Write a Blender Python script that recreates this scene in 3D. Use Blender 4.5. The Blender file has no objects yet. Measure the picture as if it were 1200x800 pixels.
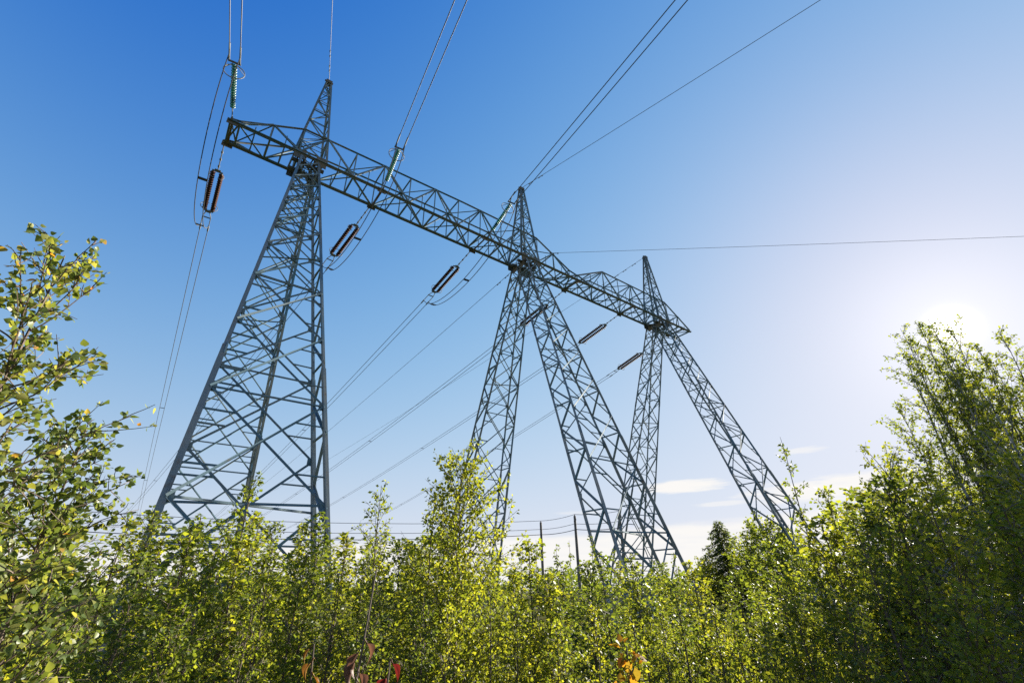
import bpy, math, random
import numpy as np
from mathutils import Vector, Matrix

scene = bpy.context.scene
COL = scene.collection
R = math.radians

# ------------------------------------------------------------------ camera, sky, sun, exposure
EYE = 1.7
cam_d = bpy.data.cameras.new('camera'); cam = bpy.data.objects.new('camera', cam_d); COL.objects.link(cam)
scene.camera = cam
cam_d.sensor_width = 36.0; cam_d.lens = 550.84 * 36 / 1200
cam_d.clip_start = 0.05; cam_d.clip_end = 6000
cR = Vector((0.99982137, 0.00880782, -0.01672268)); cU = Vector((0.01890042, -0.46592892, 0.88462027)); cF = Vector((0.0, 0.88477831, 0.46601216))
M3 = Matrix((cR, cU, -cF)).transposed()
cam.matrix_world = Matrix.Translation((0, 0, EYE)) @ M3.to_4x4()

SUN_AZ, SUN_EL = 46.7, 20.3            # clockwise from +Y
sd = Vector((math.sin(R(SUN_AZ))*math.cos(R(SUN_EL)), math.cos(R(SUN_AZ))*math.cos(R(SUN_EL)), math.sin(R(SUN_EL))))
sun_d = bpy.data.lights.new('sun', 'SUN'); sun = bpy.data.objects.new('sun', sun_d); COL.objects.link(sun)
sun_d.energy = 5.0; sun_d.angle = R(0.53); sun_d.color = (1.0, 0.93, 0.80)
sun.rotation_euler = sd.to_track_quat('Z', 'Y').to_euler(); sun.location = sd * 80

scene.view_settings.view_transform = 'Standard'; scene.view_settings.look = 'None'
scene.view_settings.gamma = 1.0; scene.view_settings.use_curve_mapping = False
EXPO = 1.7
scene.view_settings.exposure = EXPO
scene.render.engine = 'CYCLES'
scene.cycles.max_bounces = 8; scene.cycles.transparent_max_bounces = 8; scene.cycles.transmission_bounces = 6
scene.cycles.diffuse_bounces = 4; scene.cycles.sample_clamp_indirect = 8; scene.cycles.use_denoising = False

class N:
    """tiny node builder"""
    def __init__(s, tree): s.t = tree; s.n = tree.nodes; s.l = tree.links
    def new(s, typ, **kw):
        nd = s.n.new(typ)
        for k, v in kw.items(): setattr(nd, k, v)
        return nd
    def put(s, sock, v):
        if isinstance(v, bpy.types.NodeSocket): s.l.new(v, sock)
        elif v is not None: sock.default_value = v
    def math(s, op, a, b=None, c=None, clamp=False):
        nd = s.new('ShaderNodeMath', operation=op, use_clamp=clamp)
        for i, v in enumerate((a, b, c)): s.put(nd.inputs[i], v)
        return nd.outputs[0]
    def mix(s, f, a, b, blend='MIX'):
        nd = s.new('ShaderNodeMix', data_type='RGBA', blend_type=blend)
        s.put(nd.inputs[0], f); s.put(nd.inputs[6], a); s.put(nd.inputs[7], b)
        return nd.outputs[2]
    def noise(s, vec, scale, detail=3, rough=.5):
        nd = s.new('ShaderNodeTexNoise'); s.put(nd.inputs['Vector'], vec)
        nd.inputs['Scale'].default_value = scale; nd.inputs['Detail'].default_value = detail; nd.inputs['Roughness'].default_value = rough
        return nd.outputs['Fac']
    def ramp(s, f, stops):
        nd = s.new('ShaderNodeValToRGB'); s.put(nd.inputs[0], f); e = nd.color_ramp.elements
        while len(e) < len(stops): e.new(0.5)
        for k, (p, c) in enumerate(stops): e[k].position = p; e[k].color = (*c, 1) if len(c) == 3 else c
        return nd.outputs[0]
    def smooth(s, v, a, b):
        nd = s.new('ShaderNodeMapRange', interpolation_type='SMOOTHSTEP'); s.put(nd.inputs[0], v)
        nd.inputs[1].default_value = a; nd.inputs[2].default_value = b
        return nd.outputs[0]

def world():
    w = bpy.data.worlds.new('World'); scene.world = w; w.use_nodes = True
    t = w.node_tree; t.nodes.clear(); k = N(t)
    out = k.new('ShaderNodeOutputWorld'); bg = k.new('ShaderNodeBackground')
    sky = k.new('ShaderNodeTexSky'); sky.sky_type = 'NISHITA'; sky.sun_disc = False
    sky.sun_elevation = R(SUN_EL); sky.sun_rotation = R(SUN_AZ)
    sky.altitude = 0; sky.air_density = 1.0; sky.dust_density = 0.15; sky.ozone_density = 2.2
    tc = k.new('ShaderNodeTexCoord'); d = tc.outputs['Generated']
    sp = k.new('ShaderNodeSeparateXYZ'); k.put(sp.inputs[0], d)
    hs = k.new('ShaderNodeHueSaturation'); k.put(hs.inputs['Color'], sky.outputs[0])
    hs.inputs['Saturation'].default_value = 1.25; hs.inputs['Value'].default_value = 0.116
    # film-like shoulder on the sky's own radiance, so the bright half keeps its colour
    sr = k.new('ShaderNodeSeparateColor'); k.put(sr.inputs[0], hs.outputs[0]); ch = []
    for i, (off, kk, gain) in enumerate(((.0225, .118, .88), (.061, .122, .90), (.066, .10, .99))):
        x = k.math('MAXIMUM', k.math('SUBTRACT', sr.outputs[i], off), .002)
        ch.append(k.math('MULTIPLY', k.math('DIVIDE', x, k.math('ADD', x, kk)), gain / UNIT))
    cc = k.new('ShaderNodeCombineColor')
    for i in range(3): k.put(cc.inputs[i], ch[i])
    col = cc.outputs[0]
    # solar aureole of the hazy air (light scattered near the sun)
    dt = k.new('ShaderNodeVectorMath', operation='DOT_PRODUCT'); k.put(dt.inputs[0], d); dt.inputs[1].default_value = tuple(sd)
    c = k.math('MAXIMUM', dt.outputs['Value'], 0.0)
    g1 = k.math('MULTIPLY', k.math('POWER', c, 5000.0), 2.0 / UNIT)
    g2 = k.math('MULTIPLY', k.math('POWER', c, 130.0), 0.17 / UNIT)
    g3 = k.math('MULTIPLY', k.math('POWER', c, 14.0), GLOW / UNIT)
    g = k.math('ADD', g1, k.math('ADD', g2, g3))
    gc = k.new('ShaderNodeVectorMath', operation='SCALE'); gc.inputs[0].default_value = (1.0, 0.90, 0.76); k.put(gc.inputs['Scale'], g)
    col = k.mix(1.0, col, gc.outputs[0], 'ADD')
    # thin far clouds
    az = k.math('MULTIPLY', k.math('ARCTAN2', sp.outputs[0], sp.outputs[1]), 57.2958)
    el = k.math('MULTIPLY', k.math('ARCSINE', sp.outputs[2]), 57.2958)
    cv = k.new('ShaderNodeCombineXYZ'); k.put(cv.inputs[0], k.math('MULTIPLY', az, 0.06)); k.put(cv.inputs[1], k.math('MULTIPLY', el, 0.45))
    nz = k.noise(cv.outputs[0], 1.6, 5, .55); nf = k.noise(cv.outputs[0], 5.0, 4, .6)
    wob = k.math('MULTIPLY', k.math('SUBTRACT', nz, 0.5), 4.0)
    mask = None
    def ell(a0, e0, wa, we, op):
        x = k.math('DIVIDE', k.math('SUBTRACT', az, a0), wa); y = k.math('DIVIDE', k.math('SUBTRACT', el, e0), we)
        r = k.math('ADD', k.math('ADD', k.math('MULTIPLY', x, x), k.math('MULTIPLY', y, y)), k.math('MULTIPLY', k.math('SUBTRACT', nf, .5), 2.2))
        return k.math('MULTIPLY', k.math('SUBTRACT', 1.0, k.smooth(r, 0.2, 1.3)), op)
    ms = [ell(19.2, 9.75, 4.8, .75, 1.0), ell(31.5, 12.1, 2.3, .35, .6), ell(23.2, 7.7, 3.2, .28, .55), ell(35.5, 8.2, 10.5, 1.3, 1.0), ell(7.5, 7.6, 3.0, .2, .3), ell(-62, 14, 9, 1.0, .5), ell(75, 12, 9, 1.2, .6)]
    edge = k.math('ADD', k.math('ADD', 5.4, k.math('MULTIPLY', k.math('SUBTRACT', az, 8.0), 0.035)), k.math('MULTIPLY', wob, 0.4))
    bank = k.math('SUBTRACT', 1.0, k.smooth(k.math('SUBTRACT', el, edge), -0.5, 0.45))
    streak = k.smooth(k.noise(cv.outputs[0], 3.2, 3, .5), .32, .62)
    bank = k.math('MULTIPLY', bank, k.math('ADD', .80, k.math('MULTIPLY', streak, .20)))
    mask = bank
    for m in ms: mask = k.math('MAXIMUM', mask, m)
    mask = k.math('MULTIPLY', mask, k.smooth(el, -3.0, 0.0), clamp=True)
    col = k.mix(mask, col, CLOUD)
    k.put(bg.inputs['Color'], col); bg.inputs['Strength'].default_value = SKY_STR
    k.l.new(bg.outputs[0], out.inputs[0])
SKY_STR = 0.085; UNIT = SKY_STR * 2**EXPO; GLOW = 0.07
CLOUD = (.97/UNIT, .95/UNIT, .925/UNIT, 1)
world()

# ------------------------------------------------------------------ helpers
def tag(o, label=None, cat=None, group=None, kind=None):
    if label: o['label'] = label
    if cat: o['category'] = cat
    if group: o['group'] = group
    if kind: o['kind'] = kind
    return o
def empty(name, loc=(0, 0, 0), rz=0.0):
    o = bpy.data.objects.new(name, None); COL.objects.link(o); o.location = loc; o.rotation_euler = (0, 0, rz)
    o.empty_display_size = .3
    return o
def link(name, me, parent=None):
    o = bpy.data.objects.new(name, me); COL.objects.link(o)
    if parent: o.parent = parent
    return o
def copy_tree(o, parent=None):
    c = o.copy(); COL.objects.link(c)
    if parent: c.parent = parent
    for ch in o.children: copy_tree(ch, c)
    return c

class MB:
    def __init__(s): s.v = []; s.f = []
    def add(s, vs, fs):
        b = len(s.v); s.v += [tuple(p) for p in vs]; s.f += [tuple(b+i for i in f) for f in fs]
    def frame(s, P, Q, hint):
        d = (Q-P).normalized()
        h = Vector(hint); n1 = h - d*h.dot(d)
        if n1.length < 1e-4: n1 = d.orthogonal()
        n1.normalize(); return d, n1, d.cross(n1)
    def angle(s, P, Q, a, hint=(0, 0, 1), t=None):
        """rolled steel angle (L section) from P to Q"""
        P = Vector(P); Q = Vector(Q); t = t or max(.012, a*.13)
        d, n1, n2 = s.frame(P, Q, hint)
        prof = [(0, 0), (a, 0), (a, t), (t, t), (t, a), (0, a)]
        o = -(n1+n2)*(a*.3)
        vs = [E + o + n1*x + n2*y for E in (P, Q) for x, y in prof]
        fs = [(i, (i+1) % 6, 6+(i+1) % 6, 6+i) for i in range(6)] + [(3, 2, 1, 0), (5, 4, 3, 0), (6, 7, 8, 9), (6, 9, 10, 11)]
        s.add(vs, fs)
    def box(s, C, ax, ay, az):
        C = Vector(C); vs = [C + ax*i + ay*j + az*k for i in (-1, 1) for j in (-1, 1) for k in (-1, 1)]
        s.add(vs, [(0, 1, 3, 2), (4, 6, 7, 5), (0, 4, 5, 1), (2, 3, 7, 6), (0, 2, 6, 4), (1, 5, 7, 3)])
    def tube(s, pts, r, n=5, r1=None, cap=True):
        pts = [Vector(p) for p in pts]; m = len(pts); rings = []
        ref = Vector((0, 0, 1)) if abs((pts[-1]-pts[0]).normalized().z) < .9 else Vector((1, 0, 0))
        b = len(s.v)
        for i, p in enumerate(pts):
            d = (pts[min(i+1, m-1)]-pts[max(i-1, 0)]).normalized()
            n1 = ref - d*ref.dot(d); n1.normalize(); n2 = d.cross(n1)
            rr = r if r1 is None else r + (r1-r)*i/(m-1)
            for j in range(n):
                a = 2*math.pi*j/n; s.v.append(tuple(p + (n1*math.cos(a)+n2*math.sin(a))*rr))
        for i in range(m-1):
            for j in range(n): s.f.append((b+i*n+j, b+i*n+(j+1) % n, b+(i+1)*n+(j+1) % n, b+(i+1)*n+j))
        if cap: s.f.append(tuple(b+j for j in range(n))[::-1]); s.f.append(tuple(b+(m-1)*n+j for j in range(n)))
    def lathe(s, prof, n=14, origin=(0, 0, 0)):
        """profile (x along axis, radius) swept round local X"""
        ox, oy, oz = origin; b = len(s.v)
        for x, r in prof:
            for j in range(n): a = 2*math.pi*j/n; s.v.append((ox+x, oy+r*math.cos(a), oz+r*math.sin(a)))
        for i in range(len(prof)-1):
            for j in range(n): s.f.append((b+i*n+j, b+(i+1)*n+j, b+(i+1)*n+(j+1) % n, b+i*n+(j+1) % n))
    def build(s, name, mat, parent=None, smooth=False):
        me = bpy.data.meshes.new(name); me.from_pydata(s.v, [], s.f); me.materials.append(mat)
        if smooth: me.polygons.foreach_set('use_smooth', [True]*len(me.polygons))
        me.update(); return link(name, me, parent)

# ------------------------------------------------------------------ materials
def newmat(name):
    m = bpy.data.materials.new(name); m.use_nodes = True; t = m.node_tree; k = N(t)
    return m, k, t.nodes['Principled BSDF'], t.nodes['Material Output']
def steel(name, base, alt, rust, amount=.45, scale=.35):
    m, k, p, o = newmat(name); tc = k.new('ShaderNodeTexCoord'); g = k.new('ShaderNodeNewGeometry')
    n1 = k.noise(tc.outputs['Object'], scale, 4, .6); n2 = k.noise(tc.outputs['Object'], 3.5, 5, .65)
    c = k.mix(k.smooth(k.math('ADD', n1, k.math('MULTIPLY', k.math('SUBTRACT', g.outputs['Random Per Island'], .5), .75)), .38, .62), (*base, 1), (*alt, 1))
    c = k.mix(k.math('MULTIPLY', k.smooth(n2, .52, .74), amount), c, (*rust, 1))
    k.put(p.inputs['Base Color'], c); p.inputs['Metallic'].default_value = .15; k.put(p.inputs['Roughness'], k.math('ADD', .62, k.math('MULTIPLY', n2, .3))); p.inputs['Specular IOR Level'].default_value = .3
    b = k.new('ShaderNodeBump'); b.inputs['Strength'].default_value = .15; k.put(b.inputs['Height'], n2); k.l.new(b.outputs[0], p.inputs['Normal'])
    return m
def plain(name, col, rough=.5, metal=0.0, spec=.5, var=.25, scale=9.0):
    m, k, p, o = newmat(name); tc = k.new('ShaderNodeTexCoord')
    n = k.noise(tc.outputs['Object'], scale, 4, .6)
    c = k.mix(n, (*[x*(1-var) for x in col], 1), (*[min(1, x*(1+var)) for x in col], 1))
    k.put(p.inputs['Base Color'], c); p.inputs['Roughness'].default_value = rough; p.inputs['Metallic'].default_value = metal
    p.inputs['Specular IOR Level'].default_value = spec
    return m
def leafmat(name, stops, trans=.55, tint=(2.3, 2.05, .8), patch=.5, rough=.48):
    m, k, p, o = newmat(name); g = k.new('ShaderNodeNewGeometry'); oi = k.new('ShaderNodeObjectInfo'); tc = k.new('ShaderNodeTexCoord')
    pn = k.noise(tc.outputs['Object'], 1.1, 2, .5)
    f = k.math('ADD', k.math('MULTIPLY', g.outputs['Random Per Island'], 1.0-patch*.5), k.math('MULTIPLY', k.math('SUBTRACT', pn, .5), patch))
    f = k.math('ADD', f, k.math('MULTIPLY', k.math('SUBTRACT', oi.outputs['Random'], .5), .22), clamp=True)
    c = k.ramp(f, stops)
    mot = k.noise(tc.outputs['Object'], 70.0, 3, .65)
    c = k.mix(k.math('MULTIPLY', k.smooth(mot, .48, .72), .45), c, k.mix(1.0, c, (.62, .55, .45, 1), 'MULTIPLY'))
    k.put(p.inputs['Base Color'], c); p.inputs['Roughness'].default_value = rough; p.inputs['Specular IOR Level'].default_value = .25
    tr = k.new('ShaderNodeBsdfTranslucent'); k.put(tr.inputs[0], k.mix(1.0, c, (*tint, 1), 'MULTIPLY'))
    mx = k.new('ShaderNodeMixShader'); mx.inputs[0].default_value = trans
    k.l.new(p.outputs[0], mx.inputs[1]); k.l.new(tr.outputs[0], mx.inputs[2]); k.l.new(mx.outputs[0], o.inputs[0])
    return m
def barkmat(name, a, b):
    m, k, p, o = newmat(name); tc = k.new('ShaderNodeTexCoord')
    mp = k.new('ShaderNodeMapping'); k.put(mp.inputs[0], tc.outputs['Object']); mp.inputs['Scale'].default_value = (8, 8, 20)
    n = k.noise(mp.outputs[0], 1.0, 4, .6); k.put(p.inputs['Base Color'], k.mix(k.smooth(n, .4, .62), (*a, 1), (*b, 1))); p.inputs['Roughness'].default_value = .75
    return m

M = {}
M['steel'] = steel('galvanised_lacing', (.110, .185, .225), (.190, .240, .255), (.17, .125, .09), .65)
M['chord'] = steel('galvanised_chord', (.085, .175, .245), (.195, .215, .215), (.18, .125, .09), .7, .22)
M['sunlit_steel'] = plain('sunlit_rung_tone', (.42, .43, .42), .45, .6)  # paler than the lacing: stands in for sun falling on the rungs
M['joint'] = steel('joint_plate', (.11, .12, .12), (.16, .13, .09), (.17, .10, .05), .8, 1.2)
M['wire'] = plain('aluminium_strand', (.11, .115, .125), .55, .5)
M['jumper'] = plain('dark_strand', (.055, .06, .07), .6, .3)
M['fitting'] = plain('zinc_fitting', (.20, .215, .23), .7, .2, .2)
M['brown_glaze'] = plain('brown_porcelain', (.060, .030, .022), .7, 0, .06)
def glassmat():
    m, k, p, o = newmat('green_glass'); p.inputs['Base Color'].default_value = (.02, .13, .09, 1); p.inputs['Roughness'].default_value = .5; p.inputs['Specular IOR Level'].default_value = .08
    p.inputs['IOR'].default_value = 1.5; p.inputs['Transmission Weight'].default_value = .35
    tr = k.new('ShaderNodeBsdfTranslucent'); tr.inputs[0].default_value = (.03, .26, .17, 1)
    mx = k.new('ShaderNodeMixShader'); mx.inputs[0].default_value = .45
    k.l.new(p.outputs[0], mx.inputs[1]); k.l.new(tr.outputs[0], mx.inputs[2]); k.l.new(mx.outputs[0], o.inputs[0])
    return m
M['green_glass'] = glassmat()
G_DARK = [(0, (.048, .074, .018)), (.45, (.088, .124, .024)), (.8, (.140, .162, .030)), (1, (.20, .20, .04))]
G_MID = [(0, (.066, .096, .018)), (.4, (.120, .158, .024)), (.75, (.172, .196, .030)), (.93, (.225, .225, .035)), (1, (.29, .24, .04))]
G_YEL = [(0, (.086, .114, .018)), (.35, (.150, .182, .024)), (.7, (.205, .218, .030)), (.92, (.255, .245, .036)), (1, (.32, .26, .04))]
G_BIRCH = [(0, (.056, .088, .026)), (.4, (.122, .158, .040)), (.72, (.190, .205, .055)), (.88, (.26, .255, .08)), (.915, (.42, .22, .035)), (.98, (.40, .09, .02))]
M['leaf_mid'] = leafmat('leaf_green', G_MID)
M['leaf_yellow'] = leafmat('leaf_yellow_green', G_YEL)
M['leaf_dark'] = leafmat('leaf_dark_green', G_DARK, .5)
M['leaf_birch'] = leafmat('leaf_turning_birch', G_BIRCH, .45, (2.2, 2.0, .95), .3, .38)
M['leaf_orange'] = leafmat('leaf_orange', [(0, (.20, .16, .02)), (.4, (.34, .20, .02)), (.8, (.40, .13, .02)), (1, (.30, .06, .02))], .5, (1.4, 1.2, .8))
M['leaf_withered_orange'] = leafmat('leaf_withered_orange', [(0, (.16, .07, .015)), (1, (.30, .15, .02))], .35, (1.3, 1.1, .8))
M['leaf_red'] = leafmat('leaf_red', [(0, (.10, .012, .012)), (1, (.22, .03, .02))], .35, (1.3, 1.0, .9))
M['leaf_brown'] = leafmat('leaf_withered', [(0, (.10, .05, .035)), (1, (.22, .12, .08))], .3, (1.3, 1.1, .9))
M['needle'] = leafmat('spruce_needles', [(0, (.035, .055, .022)), (.6, (.065, .090, .032)), (1, (.10, .12, .04))], .45)
M['twig'] = barkmat('twig_bark', (.070, .045, .030), (.13, .09, .06))
M['bark'] = barkmat('birch_bark', (.32, .30, .27), (.05, .04, .035))
M['pole'] = barkmat('tarred_pole', (.10, .085, .075), (.15, .125, .105))

def groundmat():
    m, k, p, o = newmat('meadow_ground'); tc = k.new('ShaderNodeTexCoord')
    n1 = k.noise(tc.outputs['Object'], .05, 5, .6); n2 = k.noise(tc.outputs['Object'], 1.4, 5, .65)
    c = k.mix(k.smooth(n1, .35, .65), (.045, .060, .018, 1), (.095, .085, .035, 1))
    c = k.mix(k.math('MULTIPLY', k.smooth(n2, .4, .7), .6), c, (.035, .030, .018, 1))
    k.put(p.inputs['Base Color'], c); p.inputs['Roughness'].default_value = 1.0; p.inputs['Specular IOR Level'].default_value = 0.0
    b = k.new('ShaderNodeBump'); b.inputs['Strength'].default_value = .6; k.put(b.inputs['Height'], n2); k.l.new(b.outputs[0], p.inputs['Normal'])
    return m

# ------------------------------------------------------------------ ground
def ground():
    mb = MB(); n = 90
    rad = [0.0] + [2.0*1.072**i for i in range(112)]
    rad = [r for r in rad if r < 4200] + [4200]
    rng = random.Random(4)
    for r in rad:
        for j in range(n):
            a = 2*math.pi*j/n
            z = 0.0 if r < 1 else (rng.uniform(-.05, .05) if r < 60 else -0.25+rng.uniform(-.1, .1))
            mb.v.append((r*math.cos(a), r*math.sin(a), z))
    for i in range(len(rad)-1):
        for j in range(n): mb.f.append((i*n+j, i*n+(j+1) % n, (i+1)*n+(j+1) % n, (i+1)*n+j))
    tag(mb.build('ground', groundmat(), smooth=True), kind='structure')
ground()

# ------------------------------------------------------------------ the pylon
AZ = 0.646
W2 = 0.921                        # half the beam's width
S = [4.675, 22.883, 40.997]       # mast positions along the beam
LEN = 45.5
ZB = 26.7                         # bottom chord height
A0 = Vector((-17.113, 19.250, 0.0))
c_ = Vector((math.cos(AZ), math.sin(AZ), 0)); l_ = Vector((-math.sin(AZ), math.cos(AZ), 0))
def WP(u, v, z): return A0 + c_*u + l_*v + Vector((0, 0, z))
def LP(u, v, z): return Vector((u-S[1], v, z))              # local to the pylon's empty
base = A0 + c_*S[1]
pylon = empty('lattice_pylon', base, AZ)
tag(pylon, 'huge steel lattice pylon with three splayed two-legged masts and one long crossbeam', 'pylon')

def topz(u):
    pts = [(0, .16), (.5, .28), (3.95, 2.15), (7, 2.25), (16, 2.55), (23.6, 2.6), (27.4, .66), (28.4, .5), (32, 2.42), (41.6, 2.42), (45.5, .16)]
    for (a, za), (b, zb) in zip(pts, pts[1:]):
        if a <= u <= b: return za + (zb-za)*(u-a)/(b-a)
    return .16
def crossbeam():
    br = [0.0, .5, 2.2, 3.95, 5.45, 7.45, 9.5]
    x = 9.5
    while x < 21.0: x += 2.06; br.append(x)
    br += [23.7, 25.5, 27.4, 28.4, 30.2, 32.0]
    br += [34.1, 36.1, 38.1, 40.2, 41.8, 43.6, 45.5]
    br = sorted(set(round(b, 3) for b in br))
    mb = MB()
    for i, u in enumerate(br):
        zt = ZB + topz(u)
        for v in (-W2, W2):
            if topz(u) > .45: mb.angle(LP(u, v, ZB), LP(u, v, zt), .085, (0, 1, 0))
        mb.angle(LP(u, -W2, ZB), LP(u, W2, ZB), .11, (0, 0, 1))
        if topz(u) > .45: mb.angle(LP(u, -W2, zt), LP(u, W2, zt), .085, (0, 0, 1))
    for i, (a, b) in enumerate(zip(br, br[1:])):
        za, zb = ZB+topz(a), ZB+topz(b); m = (a+b)/2
        for k, v in enumerate((-W2, W2)):
            o = .05*(1 if v > 0 else -1)
            if (i+k) % 2: mb.angle(LP(a, v+o, ZB), LP(b, v+o, zb), .10, (0, 1, 0))
            else: mb.angle(LP(a, v+o, za), LP(b, v+o, ZB), .10, (0, 1, 0))
            if b-a > 1.6:      # secondary lacing from mid-panel of the bottom chord
                mb.angle(LP(m, v+o*.4, ZB), LP(m, v+o*.4, ZB+(topz(a)+topz(b))/4), .06, (0, 1, 0))
        s = 1 if i % 2 else -1
        mb.angle(LP(a, -W2*s, ZB-.03), LP(b, W2*s, ZB-.03), .10, (0, 0, 1))
        if b-a > 1.6: mb.angle(LP(m, -W2, ZB+.05), LP(m, W2, ZB+.05), .075, (0, 0, 1))
        mb.angle(LP(a, W2*s, za+.03), LP(b, -W2*s, zb+.03), .085, (0, 0, 1))
    cb = mb.build('crossbeam', M['steel'], pylon)
    for v in (-W2, W2):
        m2 = MB(); sg = 1 if v > 0 else -1
        m2.angle(LP(-.1, v, ZB), LP(LEN+.1, v, ZB), .27, (0, 0, 1), .04)
        m2.angle(LP(-.1, v+.02*sg, ZB-.012), LP(LEN+.1, v+.02*sg, ZB-.012), -.18, (0, 0, 1), -.03)
        m2.build('bottom_chord', M['chord'], cb)
        m3 = MB()
        bp = [0, .5, 3.95, 7, 16, 23.6, 27.4, 28.4, 32, 41.6, 45.5]
        for a, b in zip(bp, bp[1:]): m3.angle(LP(a, v, ZB+topz(a)), LP(b, v, ZB+topz(b)), .15, (0, 0, 1), .025)
        m3.build('top_chord', M['chord'], cb)
    for u in (0.15, 9.5, 18.2, 28.4, 36.05, 44.0):            # attachment plates under the chords
        m4 = MB()
        for sg in (-1, 1): m4.box(LP(u, sg*(W2+.06), ZB-.10), Vector((.30, 0, 0)), Vector((0, .02, 0)), Vector((0, 0, .20)))
        m4.box(LP(u, 0, ZB-.16), Vector((.06, 0, 0)), Vector((0, W2, 0)), Vector((0, 0, .018)))
        m4.build('attachment_plate', M['joint'], cb)
crossbeam()

def lerp(a, b, t): return a + (b-a)*t
def make_leg(i, kind):
    sg = -1 if kind == 'n' else 1
    b, hu, hl = (9.63, 2.58, .76) if kind == 'n' else (8.68, 2.45, .50)
    if i == 2 and kind == 'n': hu = 2.45
    tz = ZB - .415
    T = [LP(S[i]+su*.51, sg*.375+sv*.70, tz) for su in (-1, 1) for sv in (-1, 1)]
    B = [LP(S[i]+su*hu, sg*b+sv*hl, -.3) for su in (-1, 1) for sv in (-1, 1)]
    P = lambda c, t: lerp(T[c], B[c], t)
    L = (T[0]-B[0]).length
    mb = MB()
    # panel points grow with the width of the wide faces
    ts = [0.0]; t = 0.0
    while t < 1:
        w = 2*lerp(.51, hu, t); t += max(1.6, 1.1*w)/L; ts.append(t)
    ts = [x/ts[-1] for x in ts]
    mid = [0.0] + [(a+b_)/2 for a, b_ in zip(ts, ts[1:])] + [1.0]
    def brace(c1, t1, c2, t2, a, off):
        p, q = P(c1, t1), P(c2, t2); mb.angle(p+off, q+off, a, (0, 0, 1) if abs((q-p).normalized().z) < .9 else (1, 0, 0))
    for face, tt in (((0, 2), ts), ((1, 3), mid)):             # the two wide faces, staggered
        c1, c2 = face; o = Vector((0, .03 if face[0] else -.03, 0))
        for k, (a, b_) in enumerate(zip(tt, tt[1:])):
            if b_-a < .008: continue
            sz = lerp(.064, .092, a)
            brace(c1, a, c2, b_, sz, o); brace(c2, a, c1, b_, sz, o*2.2)
            w1, w2 = lerp(.51, hu, a), lerp(.51, hu, b_); tx = a + (b_-a)*w1/(w1+w2)
            if k % 2 == 0: brace(c1, b_, c2, b_, lerp(.065, .085, a), o*.5)
            if a > .42:                                        # redundant members off the crossing
                X = lerp(P(c1, a), P(c2, b_), w1/(w1+w2)) + o
                for c in face:
                    for (e, tq) in ((a, .52), (b_, .5)):
                        D = lerp(P(c, e)+o, X, .5); tm = (e+tx)/2
                        mb.angle(D, P(c, tm)+o, .06, (0, 0, 1))
    n = 0; t = 0.0; seq = [0.0]
    while t < 1: t += lerp(1.2, 2.1, t)/L; seq.append(t)
    seq = [x/seq[-1] for x in seq]
    for face, sh in (((0, 1), 0), ((2, 3), 1)):                # the two narrow faces: zigzag and struts
        c1, c2 = face; o = Vector((-.03 if sh == 0 else .03, 0, 0))
        for k, (a, b_) in enumerate(zip(seq, seq[1:])):
            x, y = (c1, c2) if (k+sh) % 2 else (c2, c1)
            brace(x, a, y, b_, lerp(.075, .11, a), o)
            if k % 2 == sh: brace(c1, b_, c2, b_, .07, o*.5)
    for t in (ts[2], ts[len(ts)//2], ts[-2]):                  # diaphragms
        brace(0, t, 3, t, .08, Vector((0, 0, 0))); brace(1, t, 2, t, .08, Vector((0, 0, .05)))
    for face, tt in (((0, 2), ts), ((1, 3), mid)):             # gusset plates where the lacing meets the posts
        for t in tt[1:-1]:
            for c in face:
                C = P(c, t); mb.box(C + Vector((.09 if c < 2 else -.09, .018 if face[0] else -.018, 0)), Vector((.11, 0, 0)), Vector((0, .007, 0)), Vector((0, 0, .15)))
    lg = mb.build('leg', M['steel'], pylon)
    for c in range(4):
        m2 = MB(); hint = Vector((-1 if c < 2 else 1, 0, 0))
        p, q = P(c, -.005), P(c, 1)
        k1 = lerp(p, q, .62)
        m2.angle(p, k1, .15, hint, .026); m2.angle(lerp(p, q, .615), q, .195, hint, .032)
        for tq in (.3, .62, .82):                              # splice plates with bolts
            C = lerp(p, q, tq); d = (q-p).normalized()
            m2.box(C, d*.28, Vector((.012, 0, 0)), Vector((0, .10, 0)))
        m2.build('corner_post', M['chord'], lg)
for i in range(3):
    for kd in ('n', 'f'): make_leg(i, kd)

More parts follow.
